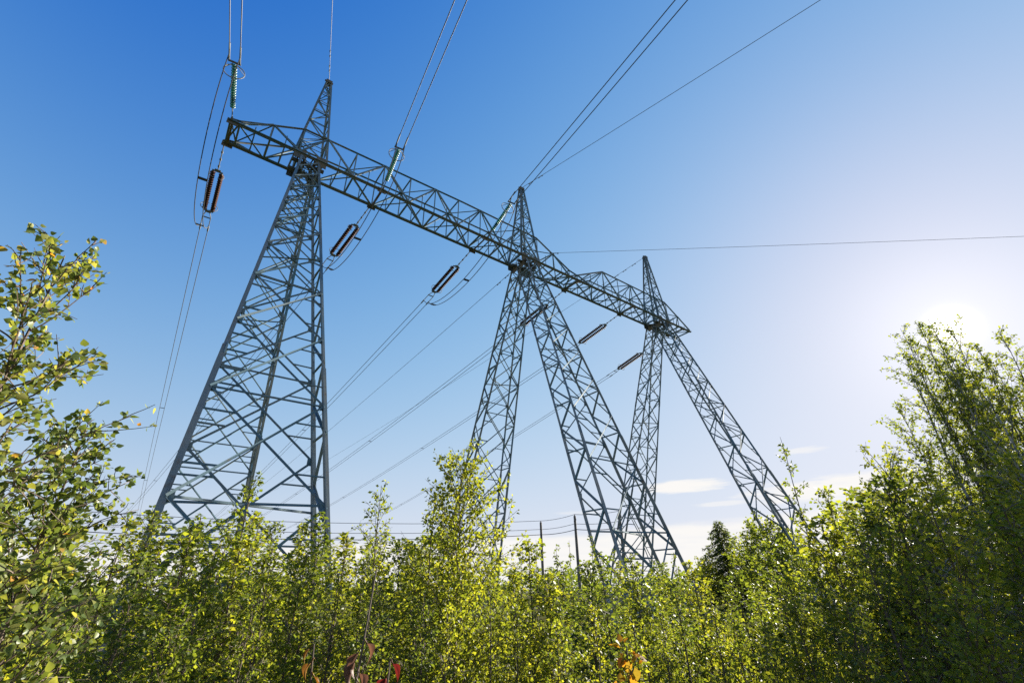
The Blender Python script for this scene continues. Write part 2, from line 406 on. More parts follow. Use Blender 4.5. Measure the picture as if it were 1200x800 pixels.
def make_peak(i):
    s = S[i]; H = 8.72; mb = MB()
    def Q(su, sv, t): return LP(s+su*lerp(.98, .14, t), sv*lerp(W2, .14, t), ZB+H*t)
    n = 8; ts = [0]+[1-(1-k/n)**1.15 for k in range(1, n+1)]
    fs = [((-1, -1), (1, -1)), ((-1, 1), (1, 1)), ((-1, -1), (-1, 1)), ((1, -1), (1, 1))]
    for fi, (a, b) in enumerate(fs):
        for k in range(n):
            x, y = (a, b) if (k+fi) % 2 else (b, a)
            mb.angle(Q(*x, ts[k]), Q(*y, ts[k+1]), .065, (0, 0, 1))
            if k: mb.angle(Q(*a, ts[k]), Q(*b, ts[k]), .055, (0, 0, 1))
    pk = mb.build('earth_wire_peak', M['steel'], pylon)
    for su in (-1, 1):
        for sv in (-1, 1):
            m2 = MB(); m2.angle(Q(su, sv, 0), Q(su, sv, 1), .12, (su, 0, 0), .022); m2.build('peak_post', M['chord'], pk)
    m3 = MB(); m3.box(LP(s, 0, ZB+H+.05), Vector((.22, 0, 0)), Vector((0, .22, 0)), Vector((0, 0, .13)))
    m3.box(LP(s, 0, ZB+H+.20), Vector((.30, 0, 0)), Vector((0, .06, 0)), Vector((0, 0, .025))); m3.build('peak_cap', M['joint'], pk)
    for k in range(4, 7 if i else 8):                             # rungs near the top, sunlight put into their pale colour
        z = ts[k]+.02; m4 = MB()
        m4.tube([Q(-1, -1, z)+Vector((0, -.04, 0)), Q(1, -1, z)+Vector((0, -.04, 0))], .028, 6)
        m4.build('rung', M['sunlit_steel'], pk)
    # hinge joint where two legs, beam and peak meet
    j = MB(); rng = random.Random(i)
    for sv in (-1, 1):
        for su in (-1, 1):
            j.box(LP(s+su*.66, sv*(W2+.045), ZB-.12), Vector((.34, 0, 0)), Vector((0, .014, 0)), Vector((0, 0, .38)))
            j.box(LP(s+su*.60, sv*.50, ZB-.50), Vector((.016, 0, 0)), Vector((0, .30, 0)), Vector((0, 0, .34)))
    for sv in (-1, 1):
        j.tube([LP(s-1.0, sv*.42, ZB-.28), LP(s+1.0, sv*.42, ZB-.28)], .13, 10)
        j.tube([LP(s+sv*.30, -1.0, ZB-.16), LP(s+sv*.30, 1.0, ZB-.16)], .07, 8)
    for k in range(10):
        a = 2*math.pi*k/10
        j.angle(LP(s, 0, ZB-.2)+Vector((.2*math.cos(a), .2*math.sin(a), rng.uniform(-.2, .1))), LP(s, 0, ZB-.1)+Vector((.62*math.cos(a), .75*math.sin(a), rng.uniform(-.35, .2))), .08)
    j.build('hinge_joint', M['joint'], pylon)
for i in range(3): make_peak(i)

# ------------------------------------------------------------------ insulators and wires
def orient(o, P, d, roll_ref=Vector((0, 0, 1))):
    x = d.normalized(); y = roll_ref.cross(x).normalized(); z = x.cross(y)
    o.matrix_world = Matrix.Translation(P) @ Matrix((x, y, z)).transposed().to_4x4()
def wdir(out, dc, s):
    return ((l_ if out else -l_) + c_*dc + Vector((0, 0, s)))

def ring_pts(cx, r, n=20, a0=0, a1=2*math.pi, yc=0, zc=0):
    return [(cx, yc+r*math.cos(a0+(a1-a0)*k/n), zc+r*math.sin(a0+(a1-a0)*k/n)) for k in range(n+1)]
def make_brown_string(link_len=2.5, stack=3.7, tail=2.25):
    root = empty('insulator_string'); x = link_len
    m = MB(); nseg = max(3, int(link_len/.5))
    m.tube([(0, 0, 0), (x-.1, 0, 0)], .035, 6)
    for k in range(nseg): m.lathe([(0, .03), (.02, .065), (.14, .065), (.16, .03)], 8, (k*link_len/nseg+.05, 0, 0))
    m.build('link_rod', M['fitting'], root)
    for xx in (x, x+stack+.2):
        y = MB(); y.box((xx, 0, 0), Vector((.05, 0, 0)), Vector((0, .31, 0)), Vector((0, 0, .022)))
        y.box((xx+(.10 if xx > x else -.10), 0, 0), Vector((.07, 0, 0)), Vector((0, .18, 0)), Vector((0, 0, .018)))
        y.build('yoke_plate', M['fitting'], root)
    for sg in (-1, 1):
        s = MB(); n = 17; p = stack/n
        for k in range(n):
            b = x+.12+k*p
            s.lathe([(b, .05), (b+.02, .075), (b+.06, .075), (b+.085, .152), (b+.12, .145), (b+.13, .06), (b+p, .05)], 14, (0, sg*.245, 0))
        st = s.build('disc_stack', M['brown_glaze'], root, True)
    for xx, r in ((x+.35, .24), (x+stack-.25, .34)):
        for sg in (-1, 1):
            g = MB(); g.tube(ring_pts(xx, r, 16, -2.0+(0 if sg > 0 else math.pi), 2.0+(0 if sg > 0 else math.pi), sg*.18), .022, 6)
            g.tube([(xx, sg*.40, .05), (xx+(.25 if r > .3 else -.3), sg*.25, 0)], .018, 5); g.build('arcing_ring', M['fitting'], root)
    x2 = x+stack+.35
    for sg in (-1, 1):
        cl = MB(); cl.tube([(x2-.1, sg*.10, 0), (x2+.5, sg*.25, 0), (x2+tail-.6, sg*.25, 0)], .032, 6)
        cl.lathe([(0, .02), (.03, .06), (.55, .055), (.6, .03)], 8, (x2+tail-.85, sg*.25, 0)); cl.build('dead_end_clamp', M['fitting'], root)
    b = MB(); b.box((x2+.55, 0, 0), Vector((.04, 0, 0)), Vector((0, .26, 0)), Vector((0, 0, .025))); b.build('spreader', M['fitting'], root)
    return root, x2+tail-.3
def make_green_string(link_len=1.0, stack=2.9, tail=.55):
    root = empty('insulator_string'); x = link_len
    m = MB(); m.tube([(0, 0, 0), (x, 0, 0)], .03, 6); m.lathe([(0, .03), (.02, .06), (.2, .06), (.22, .03)], 8, (.1, 0, 0)); m.build('link_rod', M['fitting'], root)
    s = MB(); n = 17; p = stack/n
    for k in range(n):
        b = x+k*p
        s.lathe([(b, .03), (b+.03, .06), (b+.05, .115), (b+.085, .145), (b+.10, .12), (b+.11, .05), (b+p, .03)], 16)
    s.build('glass_disc_stack', M['green_glass'], root, True)
    g = MB(); g.tube(ring_pts(x+stack-.45, .50, 28), .028, 6)
    g.tube([(x+stack-.45, .5, 0), (x+stack+.05, .06, 0)], .018, 5); g.tube([(x+stack-.45, -.5, 0), (x+stack+.05, -.06, 0)], .018, 5); g.build('arcing_ring', M['fitting'], root)
    y = MB(); y.box((x+stack+.12, 0, 0), Vector((.05, 0, 0)), Vector((0, .30, 0)), Vector((0, 0, .025))); y.build('yoke_plate', M['fitting'], root)
    for sg in (-1, 1):
        cl = MB(); cl.tube([(x+stack+.14, sg*.25, 0), (x+stack+tail+.6, sg*.25, 0)], .045, 7); cl.build('dead_end_clamp', M['fitting'], root)
    return root, x+stack+tail

def span(P, d, length, total, n=46, dy=0.0):
    """points of a sagging wire leaving P along d (horizontal part normalised), total span given"""
    h = Vector((d.x, d.y, 0)); k = h.length; h.normalize(); s = d.z/k
    side = Vector((-h.y, h.x, 0))
    out = []
    for i in range(n+1):
        t = length*(i/n)**1.5
        out.append(P + h*t + side*dy + Vector((0, 0, s*t*(1-t/total))))
    return out
def conductor(P, d, length, total, label, group, spacers=(40, 85)):
    root = empty('twin_conductor', P); tag(root, label, 'power line', group)
    for sg in (-1, 1):
        m = MB(); m.tube([p-P for p in span(P, d, length, total, dy=.25*sg)], .027, 5); m.build('conductor', M['wire'], root)
    h = Vector((d.x, d.y, 0)).normalized(); s = d.z/Vector((d.x, d.y, 0)).length
    for t in spacers:
        if t < length:
            m = MB(); C = h*t + Vector((0, 0, s*t*(1-t/total))); m.box(C, h*.05, Vector((-h.y, h.x, 0))*.27, Vector((0, 0, .03))); m.build('spacer', M['fitting'], root)
    return root
def single(P, d, length, total, label, r=.02, dampers=(1.2, 2.4)):
    root = empty('earth_wire', P); tag(root, label, 'earth wire')
    m = MB(); m.tube([p-P for p in span(P, d, length, total)], r, 5); m.build('strand', M['wire'], root)
    dn = d.normalized()
    for t in dampers:
        m = MB(); C = dn*t+Vector((0, 0, -.07))
        m.tube([C-dn*.22, C+dn*.22], .012, 5); m.tube([C-dn*.26, C-dn*.12], .045, 7); m.tube([C+dn*.12, C+dn*.26], .045, 7); m.tube([C, C+Vector((0, 0, .09))], .02, 5); m.build('damper', M['fitting'], root)
    return root

ends_out, ends_in = {}, {}
outs = [('A', 0.0, .008, -.06, 2.45, 'left end of the crossbeam'),
        ('B', 9.4, -.082, -.06, 2.35, 'crossbeam between left mast and beam middle'),
        ('C', 18.1, -.003, -.06, 2.35, 'crossbeam just left of the middle mast'),
        ('X', 28.4, -.003, -.06, 2.6, 'crossbeam low point, behind the middle mast legs'),
        ('D', 36.05, .028, -.06, 2.1, 'crossbeam underside midway between middle and right masts'),
        ('E', 43.9, .11, -.06, 4.2, 'crossbeam right end, crossing behind the right mast')]
GI = 'brown insulator strings on the outgoing side'
for key, u, dc, s, ll, where in outs:
    root, L = make_brown_string(ll)
    d = wdir(1, dc, -.11); P = WP(u, W2+.06, ZB-.12); orient(root, P, d)
    tag(root, 'double brown porcelain insulator string at the '+where, 'insulator', GI)
    e = P + d.normalized()*L; ends_out[key] = (e, d)
    conductor(e, wdir(1, dc, -.075), 255, 300, {'A': 'twin wires dropping steeply past the left mast, from the far left insulator',
        'B': 'twin wires hidden mostly behind the left mast legs', 'C': 'twin wires sloping from mid sky down behind the left mast',
        'X': 'twin wires emerging left of the middle mast far leg', 'D': 'twin wires running between the middle mast legs, upper of two pairs',
        'E': 'twin wires running low behind the middle mast, the lower of two pairs'}[key], 'outgoing twin wires', (38, 80, 125))
ins = [('A', .1, -.124, -.09, 'the left beam tip, against open sky'), ('B', 9.55, -.142, -.09, 'the beam right of the left mast'), ('C', 18.35, -.118, -.07, 'the beam beside the middle mast peak')]
for key, u, dc, s, where in ins:
    root, L = make_green_string(); ds = .0 if key != 'C' else .10
    d = wdir(0, dc, ds); P = WP(u, -W2-.06, ZB-.05); orient(root, P, d)
    tag(root, 'green glass insulator string at '+where, 'insulator', 'green glass insulator strings')
    e = P + d.normalized()*L; ends_in[key] = (e, d)
    conductor(e, wdir(0, dc, s), 170, 300, {'A': 'twin wires running straight up out of the picture above the left beam tip',
        'B': 'twin wires climbing from the second green insulator to the top edge', 'C': 'twin wires climbing right above the middle mast peak to the top edge'}[key], 'overhead incoming twin wires', ())

def jumper(key, drop, side):
    a, da = ends_in[key]; b, db = ends_out[key]
    root = empty('jumper_loop', b); tag(root, {'A': 'pair of jumper cables hanging in a long loop at the left beam tip', 'B': 'dark jumper loop passing under the beam right of left mast',
        'C': 'dark jumper loop drooping under the beam near the middle mast'}[key], 'jumper cable', 'jumper loops')
    da = da.normalized(); db = db.normalized()
    for sg in (-1, 1):
        sa = Vector((-da.y, da.x, 0)).normalized()*(-.25*sg); sb = Vector((-db.y, db.x, 0)).normalized()*(.25*sg)
        p0 = a + sa; p3 = b + sb - db*.5
        p1 = p0 - da*2.4 + Vector((0, 0, -drop)) + c_*side; p2 = p3 - db*1.2 + Vector((0, 0, -drop)) + c_*side
        pts = [p0*(1-t)**3 + p1*(3*t*(1-t)**2) + p2*(3*t*t*(1-t)) + p3*t**3 for t in [i/26 for i in range(27)]]
        m = MB(); m.tube([p-b for p in pts], .028, 6); m.build('cable', M['jumper'], root)
        if sg == -1: keep = pts
        else:
            for q in (13, 22):
                C = (pts[q]+keep[q])/2 - b; ax = (pts[q+1]-pts[q-1]).normalized(); y = (pts[q]-keep[q])*.5
                m = MB(); m.box(C, ax*.09, y, ax.cross(y).normalized()*.03); m.build('spacer', M['jumper'], root)
jumper('A', 2.6, -.5); jumper('B', 2.6, .3); jumper('C', 2.6, .5)

single(WP(S[0], 0, ZB+8.95), wdir(0, -.27, -.07), 160, 300, 'thin earth wire rising from the left mast peak to the top edge')
single(WP(S[1], 0, ZB+8.95), wdir(0, .195, -.07), 160, 300, 'thin earth wire running far right from the middle mast peak')
single(WP(22.6, W2, ZB-.1), wdir(1, -.02, -.07), 255, 300, 'thin single wire leaving beneath the middle mast head')
single(WP(S[2], 0, ZB+8.9), wdir(1, -.05, -.06), 255, 300, 'thin earth wire dropping left from the right mast peak', .02, (1.6, 3.0, 4.2))
P = WP(24.73, -W2-.05, ZB+1.37); Q = Vector((42.2, 30.4, 26.8))
dd = (Q-P); dd = dd/Vector((dd.x, dd.y, 0)).length
single(P, Vector((dd.x, dd.y, dd.z-.012)), 170, 340, 'thin wire crossing the pale sky level from middle mast to right edge', .016, (.8,))
# dropper under the lower pair of wires
e, d = ends_out['E']

# ------------------------------------------------------------------ distant utility poles, their wires, the far building
def polar(az, dist, z=0.0): return Vector((math.sin(R(az))*dist, math.cos(R(az))*dist, z))
def utility_pole(az, dist, h, label):
    root = empty('utility_pole', polar(az, dist)); tag(root, label, 'utility pole', 'wooden utility poles far behind the pylon')
    m = MB(); m.tube([(0, 0, -.2), (0, 0, h)], .28, 10, .20); m.build('shaft', M['pole'], root)
    m = MB(); m.box((0, 0, h-.7), Vector((.08, 0, 0)), Vector((0, 1.2, 0)), Vector((0, 0, .1))); m.build('crossarm', M['pole'], root)
    for y in (-1.0, 0, 1.0):
        m = MB(); z0 = h-.6 if y else h
        m.tube([(0, y, z0), (0, y, z0+.14), (0, y, z0+.28)], .09, 8, .05); m.build('pin_insulator', M['brown_glaze'], root)
    return root
PL = [(2.9, 92, 12.5, 'dark wooden utility pole left of the middle mast near leg'), (6.8, 84, 12.4, 'taller looking utility pole hard against the middle mast near leg'), (11.8, 77, 11.7, 'dark utility pole seen through the lattice of the middle mast')]
for p in PL: utility_pole(*p)
far_pole = (-58, 96, 13.0, ''); fp2 = (30, 66, 11.0, '')
names = ['lowest of the thin pole wires behind the thicket', 'middle thin pole wire behind the thicket', 'topmost thin pole wire behind the thicket']
for k, (y, dz) in enumerate(((-1.0, -2.2), (1.0, -1.1), (0, .25))):
    root = empty('pole_wire', polar(PL[0][0], PL[0][1], PL[0][2])); tag(root, names[k], 'power line', 'thin wires strung between the utility poles')
    m = MB(); o = root.location
    chain = [far_pole, *PL]
    for a, b in zip(chain, chain[1:]):
        A = polar(a[0], a[1], a[2]+dz) + Vector((0, y, 0)); Bq = polar(b[0], b[1], b[2]+dz) + Vector((0, y, 0)); L = (A-Bq).length
        m.tube([lerp(A, Bq, t) - Vector((0, 0, L*.02*4*t*(1-t))) - o for t in [i/12 for i in range(13)]], .035 if k else .05, 4)
    m.build('strand', M['jumper'], root)

# ------------------------------------------------------------------ plants
def leaf_mesh(pos, dr, nr, size, rng, detail=1, wid=.38):
    """one folded leaf blade per position; dr = towards the tip, nr = blade normal"""
    n = len(pos); dr = dr/np.linalg.norm(dr, axis=1, keepdims=True)
    sd_ = np.cross(nr, dr); sd_ /= (np.linalg.norm(sd_, axis=1, keepdims=True)+1e-9); nr = np.cross(dr, sd_)
    s = size[:, None]; fold = rng.uniform(.02, .22, (n, 1)); curl = rng.uniform(-.15, .25, (n, 1))
    if detail >= 2:
        prof = [(0, 0), (.22, wid*1.0), (.45, wid*1.05), (.72, wid*.6), (1, 0)]
        mid = [(0.0), .22, .45, .72, 1.0]
        vs = []
        for x in mid: vs.append(pos + dr*s*x - nr*s*curl*x*x)
        for sg in (-1, 1):
            for x, w in prof[1:4]: vs.append(pos + dr*s*x + sd_*s*w*sg + nr*s*(fold*w*2 - curl*x*x))
        V = np.stack(vs, 1)            # n,11,3: 0-4 midrib, 5-7 left, 8-10 right
        f = [(0, 1, 5), (1, 2, 6, 5), (2, 3, 7, 6), (3, 4, 7), (0, 8, 1), (1, 8, 9, 2), (2, 9, 10, 3), (3, 10, 4)]
        nv = 11
    else:
        a = pos; b = pos + dr*s*.42 + sd_*s*wid + nr*s*fold*.8; c = pos + dr*s*.42 - sd_*s*wid + nr*s*fold*.8; d = pos + dr*s - nr*s*curl
        V = np.stack([a, b, d, c], 1); f = [(0, 1, 2), (0, 2, 3)]; nv = 4
    off = np.arange(n)*nv
    loops = []; tot = []
    for q in f: loops.append((np.array(q)[None, :] + off[:, None])); tot.append(len(q))
    li = np.concatenate([np.concatenate([x[i] for x in loops]) for i in range(0)]) if False else np.concatenate(loops, 1).ravel()
    lt = np.tile(np.array(tot), n)
    return V.reshape(-1, 3), li, lt
def np_mesh(name, V, li, lt, mat):
    me = bpy.data.meshes.new(name); me.vertices.add(len(V)); me.vertices.foreach_set('co', V.astype(np.float32).ravel())
    me.loops.add(len(li)); me.loops.foreach_set('vertex_index', li.astype(np.int32))
    me.polygons.add(len(lt)); st = np.concatenate([[0], np.cumsum(lt)[:-1]])
    me.polygons.foreach_set('loop_start', st.astype(np.int32)); me.polygons.foreach_set('loop_total', lt.astype(np.int32))
    me.materials.append(mat); me.update(); me.validate(); return me

def broadleaf(seed, h, spread, nb, leaf, mat, bark, base=.08, up=(35, 62), per=11, twigs=(3, 6), stems=1, r0=.022, detail=1, taper=.75, top=.12, leafsz=(.5, 1.35), wid=.38, lean=0.0, droop=.35, gap=0.0, belly=0.0, hr=(.70, .96), fan=.10):
    """young broadleaf: leader(s), ascending branches, side twigs, many small leaves. Returns (wood mesh, leaf mesh)"""
    rng = np.random.default_rng(seed); mb = MB(); LP_, LD = [], []
    for st in range(stems):
        hh = h*(1 if st == 0 else rng.uniform(*hr)); az0 = rng.uniform(0, 6.28) if stems == 1 else 6.28*st/stems+rng.normal(0, .4); ln = (lean if stems == 1 else fan+.10*rng.random())
        n = 14; p = np.array([0, 0, -.05]); stem = [p.copy()]
        dirh = np.array([math.cos(az0), math.sin(az0), 0])*ln; wob = rng.normal(0, .035, (n, 2))
        for i in range(n):
            dv = np.array([dirh[0]*(1.3-i/n)+wob[i, 0], dirh[1]*(1.3-i/n)+wob[i, 1], 1.0]); dv /= np.linalg.norm(dv)
            p = p + dv*hh/n; stem.append(p.copy())
        stem = np.array(stem); mb.tube(stem, r0*(1 if st == 0 else .75), 6, .003)
        cnt = int(nb/(stems**.6)); ga = rng.uniform(0, 6.28)
        for b in range(cnt):
            t = base + (1-base-.02)*((b+rng.uniform(0, 1))/cnt)
            if gap and rng.random() < gap: continue
            x = t*n; i = min(int(x), n-1); P0 = stem[i]*(1-(x-i)) + stem[i+1]*(x-i)
            ga += 2.4 + rng.normal(0, .5)
            env = ((1-t)**taper) * (1 - belly*(max(0, .45-t)/.45))
            L = spread*(env*(1-top)+top)*rng.uniform(.65, 1.2)
            e = R(rng.uniform(*up)); d = np.array([math.cos(ga)*math.cos(e), math.sin(ga)*math.cos(e), math.sin(e)])
            m = 6; q = P0.copy(); br = [q.copy()]; dd_ = d.copy()
            for s in range(m):
                dd_ = dd_ + rng.normal(0, .10, 3); dd_[2] += (.06 if s < 3 else -droop*.25); dd_ /= np.linalg.norm(dd_)
                q = q + dd_*L/m; br.append(q.copy())
            br = np.array(br); mb.tube(br, max(.0035, r0*.32*(1-t*.6)), 4, .0018, cap=False)
            paths = [(br, L)]
            for k in range(rng.integers(*twigs)):
                f = rng.uniform(.2, .95)*m; j = min(int(f), m-1); T0 = br[j]*(1-(f-j))+br[j+1]*(f-j)
                td = (br[j+1]-br[j]); td /= np.linalg.norm(td); td = td + rng.normal(0, .65, 3); td[2] += .15; td /= np.linalg.norm(td)
                tl = L*rng.uniform(.22, .5)*(1.1-.5*f/m); tw = [T0]; qq = T0.copy()
                for s in range(3):
                    td = td+rng.normal(0, .12, 3); td[2] -= droop*.12; td /= np.linalg.norm(td); qq = qq+td*tl/3; tw.append(qq.copy())
                tw = np.array(tw); mb.tube(tw, .0028, 3, .0014, cap=False); paths.append((tw, tl))
            for path, ln_ in paths:
                k = max(3, int(per*ln_/.4*rng.uniform(.7, 1.2)))
                f = np.sort(rng.uniform(.12, 1.0, k))*(len(path)-1); j = np.minimum(f.astype(int), len(path)-2); fr = (f-j)[:, None]
                pp = path[j]*(1-fr)+path[j+1]*fr; ax = path[j+1]-path[j]; ax /= np.linalg.norm(ax, axis=1, keepdims=True)
                out = ax*.5 + rng.normal(0, .7, (k, 3)); out[:, 2] -= .35; out /= np.linalg.norm(out, axis=1, keepdims=True)
                LP_.append(pp + out*leaf*.45); LD.append(out)
    pos = np.concatenate(LP_); dr = np.concatenate(LD); n = len(pos)
    nr = rng.normal(0, 1, (n, 3)); nr[:, 2] += .55
    V, li, lt = leaf_mesh(pos, dr, nr, leaf*rng.uniform(leafsz[0], leafsz[1], n), rng, detail, wid)
    wood = bpy.data.meshes.new('wood'); wood.from_pydata(mb.v, [], mb.f); wood.materials.append(bark); wood.update()
    return wood, np_mesh('foliage', V, li, lt, mat)
def plant(name, meshes, az, dist, label, cat, scale=1.0, rz=0.0, group=None, sz=None, wood='trunk'):
    root = empty(name, polar(az, dist, 0), rz); root.scale = (scale, scale, sz or scale); tag(root, label, cat, group)
    link(wood, meshes[0], root); link('crown', meshes[1], root)
    return root

# --- the big foreground birch saplings on the left
m = broadleaf(11, 3.3, 1.0, 84, .033, M['leaf_birch'], M['twig'], .05, (34, 62), 19, (5, 10), 1, .026, 2, .66, .15, (.6, 1.25), .40, .05)
plant('birch_sapling', m, -52.0, 2.9, 'nearest tall birch sapling filling the left edge, with yellow and orange leaves', 'sapling', 1, 0.4)
m = broadleaf(12, 2.6, .85, 80, .033, M['leaf_birch'], M['twig'], .04, (32, 58), 22, (5, 9), 1, .022, 2, .6, .16, (.6, 1.25), .40)
plant('birch_sapling', m, -43.5, 3.5, 'shorter turning birch sapling just right of the tall one at left edge', 'sapling', 1, 1.9)
m = broadleaf(13, 3.4, .9, 40, .038, M['leaf_birch'], M['twig'], .15, (38, 62), 7, (2, 5), 1, .026, 2, .7, .14, (.6, 1.2), .40)
plant('birch_sapling', m, -58.5, 3.3, 'sparse birch sapling whose twig tips poke in at the left edge', 'sapling', 1, 2.6)

# --- the individual saplings that break the skyline
def spike(seed, h, spread, mat, **kw):
    a = dict(nb=46, leaf=.054, bark=M['twig'], base=.06, up=(38, 64), per=11, twigs=(3, 6), r0=.022, taper=.85, top=.12); a.update(kw)
    return broadleaf(seed, h, spread, mat=mat, **a)
plant('birch_sapling', spike(21, 3.15, .75, M['leaf_mid']), -28.8, 7.2, 'leafy sapling rising in front of the left mast base', 'sapling')
plant('birch_sapling', spike(22, 3.08, .85, M['leaf_mid'], nb=56, gap=.12, leaf=.042, top=.24), -15.2, 7.0, 'thin open-topped sapling between the left mast and the pointed sapling', 'sapling')
plant('birch_sapling', spike(23, 3.28, 1.4, M['leaf_yellow'], nb=120, per=18, leaf=.044, taper=.8, top=.26, up=(32, 60)), -6.2, 6.3, 'tall pointed yellow-green sapling in front of the middle mast far leg', 'sapling')
plant('birch_sapling', spike(24, 2.95, .62, M['leaf_dark'], nb=40), -9.4, 6.6, 'darker sapling leaning on the left side of the pointed one', 'sapling')
plant('birch_sapling', spike(25, 3.95, .55, M['leaf_dark'], nb=40, gap=.2, per=9), 30.0, 9.0, 'slender wispy sapling standing before the right mast near leg', 'sapling')
plant('birch_sapling', spike(26, 3.0, 1.0, M['leaf_mid'], nb=52), 32.4, 8.6, 'bushy sapling right of the slender wispy one', 'sapling')
for k, (az, d, h, lab) in enumerate([(.6, 13, 2.75, 'first sparse twiggy sapling right of the middle mast far leg'), (2.2, 14, 2.95, 'sparse sapling just left of the left utility pole'), (4.6, 13, 2.75, 'sparse sapling between the two utility poles'), (5.9, 14.5, 2.95, 'bare-looking sapling just left of the taller utility pole'),
                                     (8.4, 13, 3.05, 'thin leafy wand between utility pole and middle mast near leg'), (10.6, 15, 2.7, 'sparse sapling inside the foot of the middle mast near leg'), (17.0, 15, 2.6, 'sparse sapling in the gap left of the dark spruce')]):
    plant('birch_sapling', spike(40+k, h, .32, M['leaf_dark'], nb=20, gap=.2, per=8, leaf=.055, top=.3), az, d, lab, 'sapling', group='sparse saplings under the middle mast')

# --- tall sunlit birches at right
def tall(seed, h, spread, mat, **kw):
    a = dict(nb=60, leaf=.070, bark=M['bark'], base=.14, up=(35, 65), per=9, twigs=(5, 9), stems=3, r0=.055, taper=.55, top=.16, droop=.7, wid=.42); a.update(kw)
    return broadleaf(seed, h, spread, mat=mat, **a)
plant('birch_tree', tall(51, 7.45, .95, M['leaf_mid'], nb=120, taper=.42, top=.22, leaf=.050, per=12, up=(40, 72), stems=5, hr=(.80, .99), fan=.02, twigs=(6, 10), droop=.9), 44.4, 14.0, 'tall birch at right with the sun behind its top', 'tree', 1, 0.6)
plant('birch_tree', tall(52, 6.8, .95, M['leaf_mid'], nb=120, taper=.42, top=.22, leaf=.050, per=12, up=(40, 72), stems=5, hr=(.84, .99), fan=.03, twigs=(6, 10), droop=.9), 47.6, 14.4, 'tall birch at the right edge beside the backlit one', 'tree', 1, 2.2)
plant('birch_tree', tall(56, 6.3, 1.5, M['leaf_mid'], nb=100, taper=.5, top=.2, leaf=.050, per=12, stems=3, hr=(.8, .95), fan=.05, twigs=(5, 9)), 42.6, 13.6, 'airy mid-height birch forming the left shoulder of the backlit crown', 'tree', 1, 4.0)
plant('birch_tree', tall(57, 6.75, 1.05, M['leaf_mid'], nb=110, taper=.45, top=.2, leaf=.050, per=12, stems=4, hr=(.82, .97), fan=.03, twigs=(5, 9)), 46.1, 14.8, 'fine-leaved birch between the two tallest, right below the sun', 'tree', 1, 5.2)
plant('birch_tree', tall(53, 4.4, 1.3, M['leaf_yellow'], stems=2, nb=46, per=8, leaf=.058), 38.6, 13.2, 'lower birch with long side twigs left of the backlit tall one', 'tree', 1, 1.0)
plant('birch_tree', tall(54, 4.1, 1.35, M['leaf_yellow'], leaf=.055, stems=2), 46.5, 8.6, 'yellow-green bushy birch at right edge in front of the tall pair', 'tree', 1, 1.0)
plant('birch_tree', tall(55, 3.1, 1.4, M['leaf_yellow'], leaf=.048, stems=2, base=.06, nb=44, per=8), 40.0, 8.0, 'dense mid-height birch in front of the tall backlit tree', 'tree', 1, 3.0)

# --- thicket
MATS = ['leaf_mid', 'leaf_yellow', 'leaf_mid', 'leaf_dark', 'leaf_yellow', 'leaf_yellow', 'leaf_mid', 'leaf_dark']
VAR = [[broadleaf(100+k+50*q, 2.6, [.85, .62, .75, .8, .55, .8, .6, .7][k], [50, 44, 48, 50, 40, 52, 42, 46][k], [.056, .050, .070, .054, .048, .058, .052, .056][k]*(1.0 if q else .76), M[MATS[k]], M['twig'], .03, (34, 68), 12 if q else 19, (4, 7), 1, .018, 1, [.7, 1.0, .8, .7, 1.0, .75, .9, .8][k], .14, wid=[.38, .38, .2, .36, .42, .38, .24, .38][k]) for k in range(8)] for q in range(2)]
MARKS = [(-44, 'at the far left corner'), (-38, 'below the left sapling twigs'), (-33.5, 'below the outer post of the left mast'), (-29, 'below the centre of the left mast'), (-24.5, 'below the right posts of left mast'), (-20, 'just right of the left mast'),
         (-15, 'around the withered stalk'), (-10.5, 'left of the pointed sapling'), (-6, 'at the foot of the pointed sapling'), (-1.5, 'right of the pointed sapling'), (3, 'below the utility poles'), (7.5, 'left of the middle mast near leg'), (12, 'below the middle mast near leg'),
         (16.5, 'below the gap by the spruce'), (21, 'in front of the dark spruce'), (25.5, 'before the round far trees'), (30, 'below the right mast near leg'), (34.5, 'below the wispy sapling'), (39, 'at the foot of the tall backlit birch'), (44, 'at the far right corner')]
ROWS = [('front', 4.1, 1.62, 2), ('second', 5.6, 1.86, 1), ('third', 7.4, 2.15, 1), ('fourth', 9.6, 2.40, 1), ('fifth', 12.5, 2.62, 1), ('rearmost', 16.5, 2.72, 1)]
rng = random.Random(77)
TONE = ['mid-green', 'yellow-green', 'fresh green', 'dark green', 'light yellow-green', 'bushy yellow-green', 'slim green', 'slim dark green']
def extra(az):          # the thicket stands taller at left and right, lower in the middle
    e = np.interp(az, [-45, -38, -30, -22, -17, -8, -2, 4, 14, 20, 24, 28, 33, 40, 46], [.40, .30, .26, .22, .10, .06, -.10, -.12, -.12, -.42, -.46, -.12, .42, .46, .46])
    return float(e)
first = {}
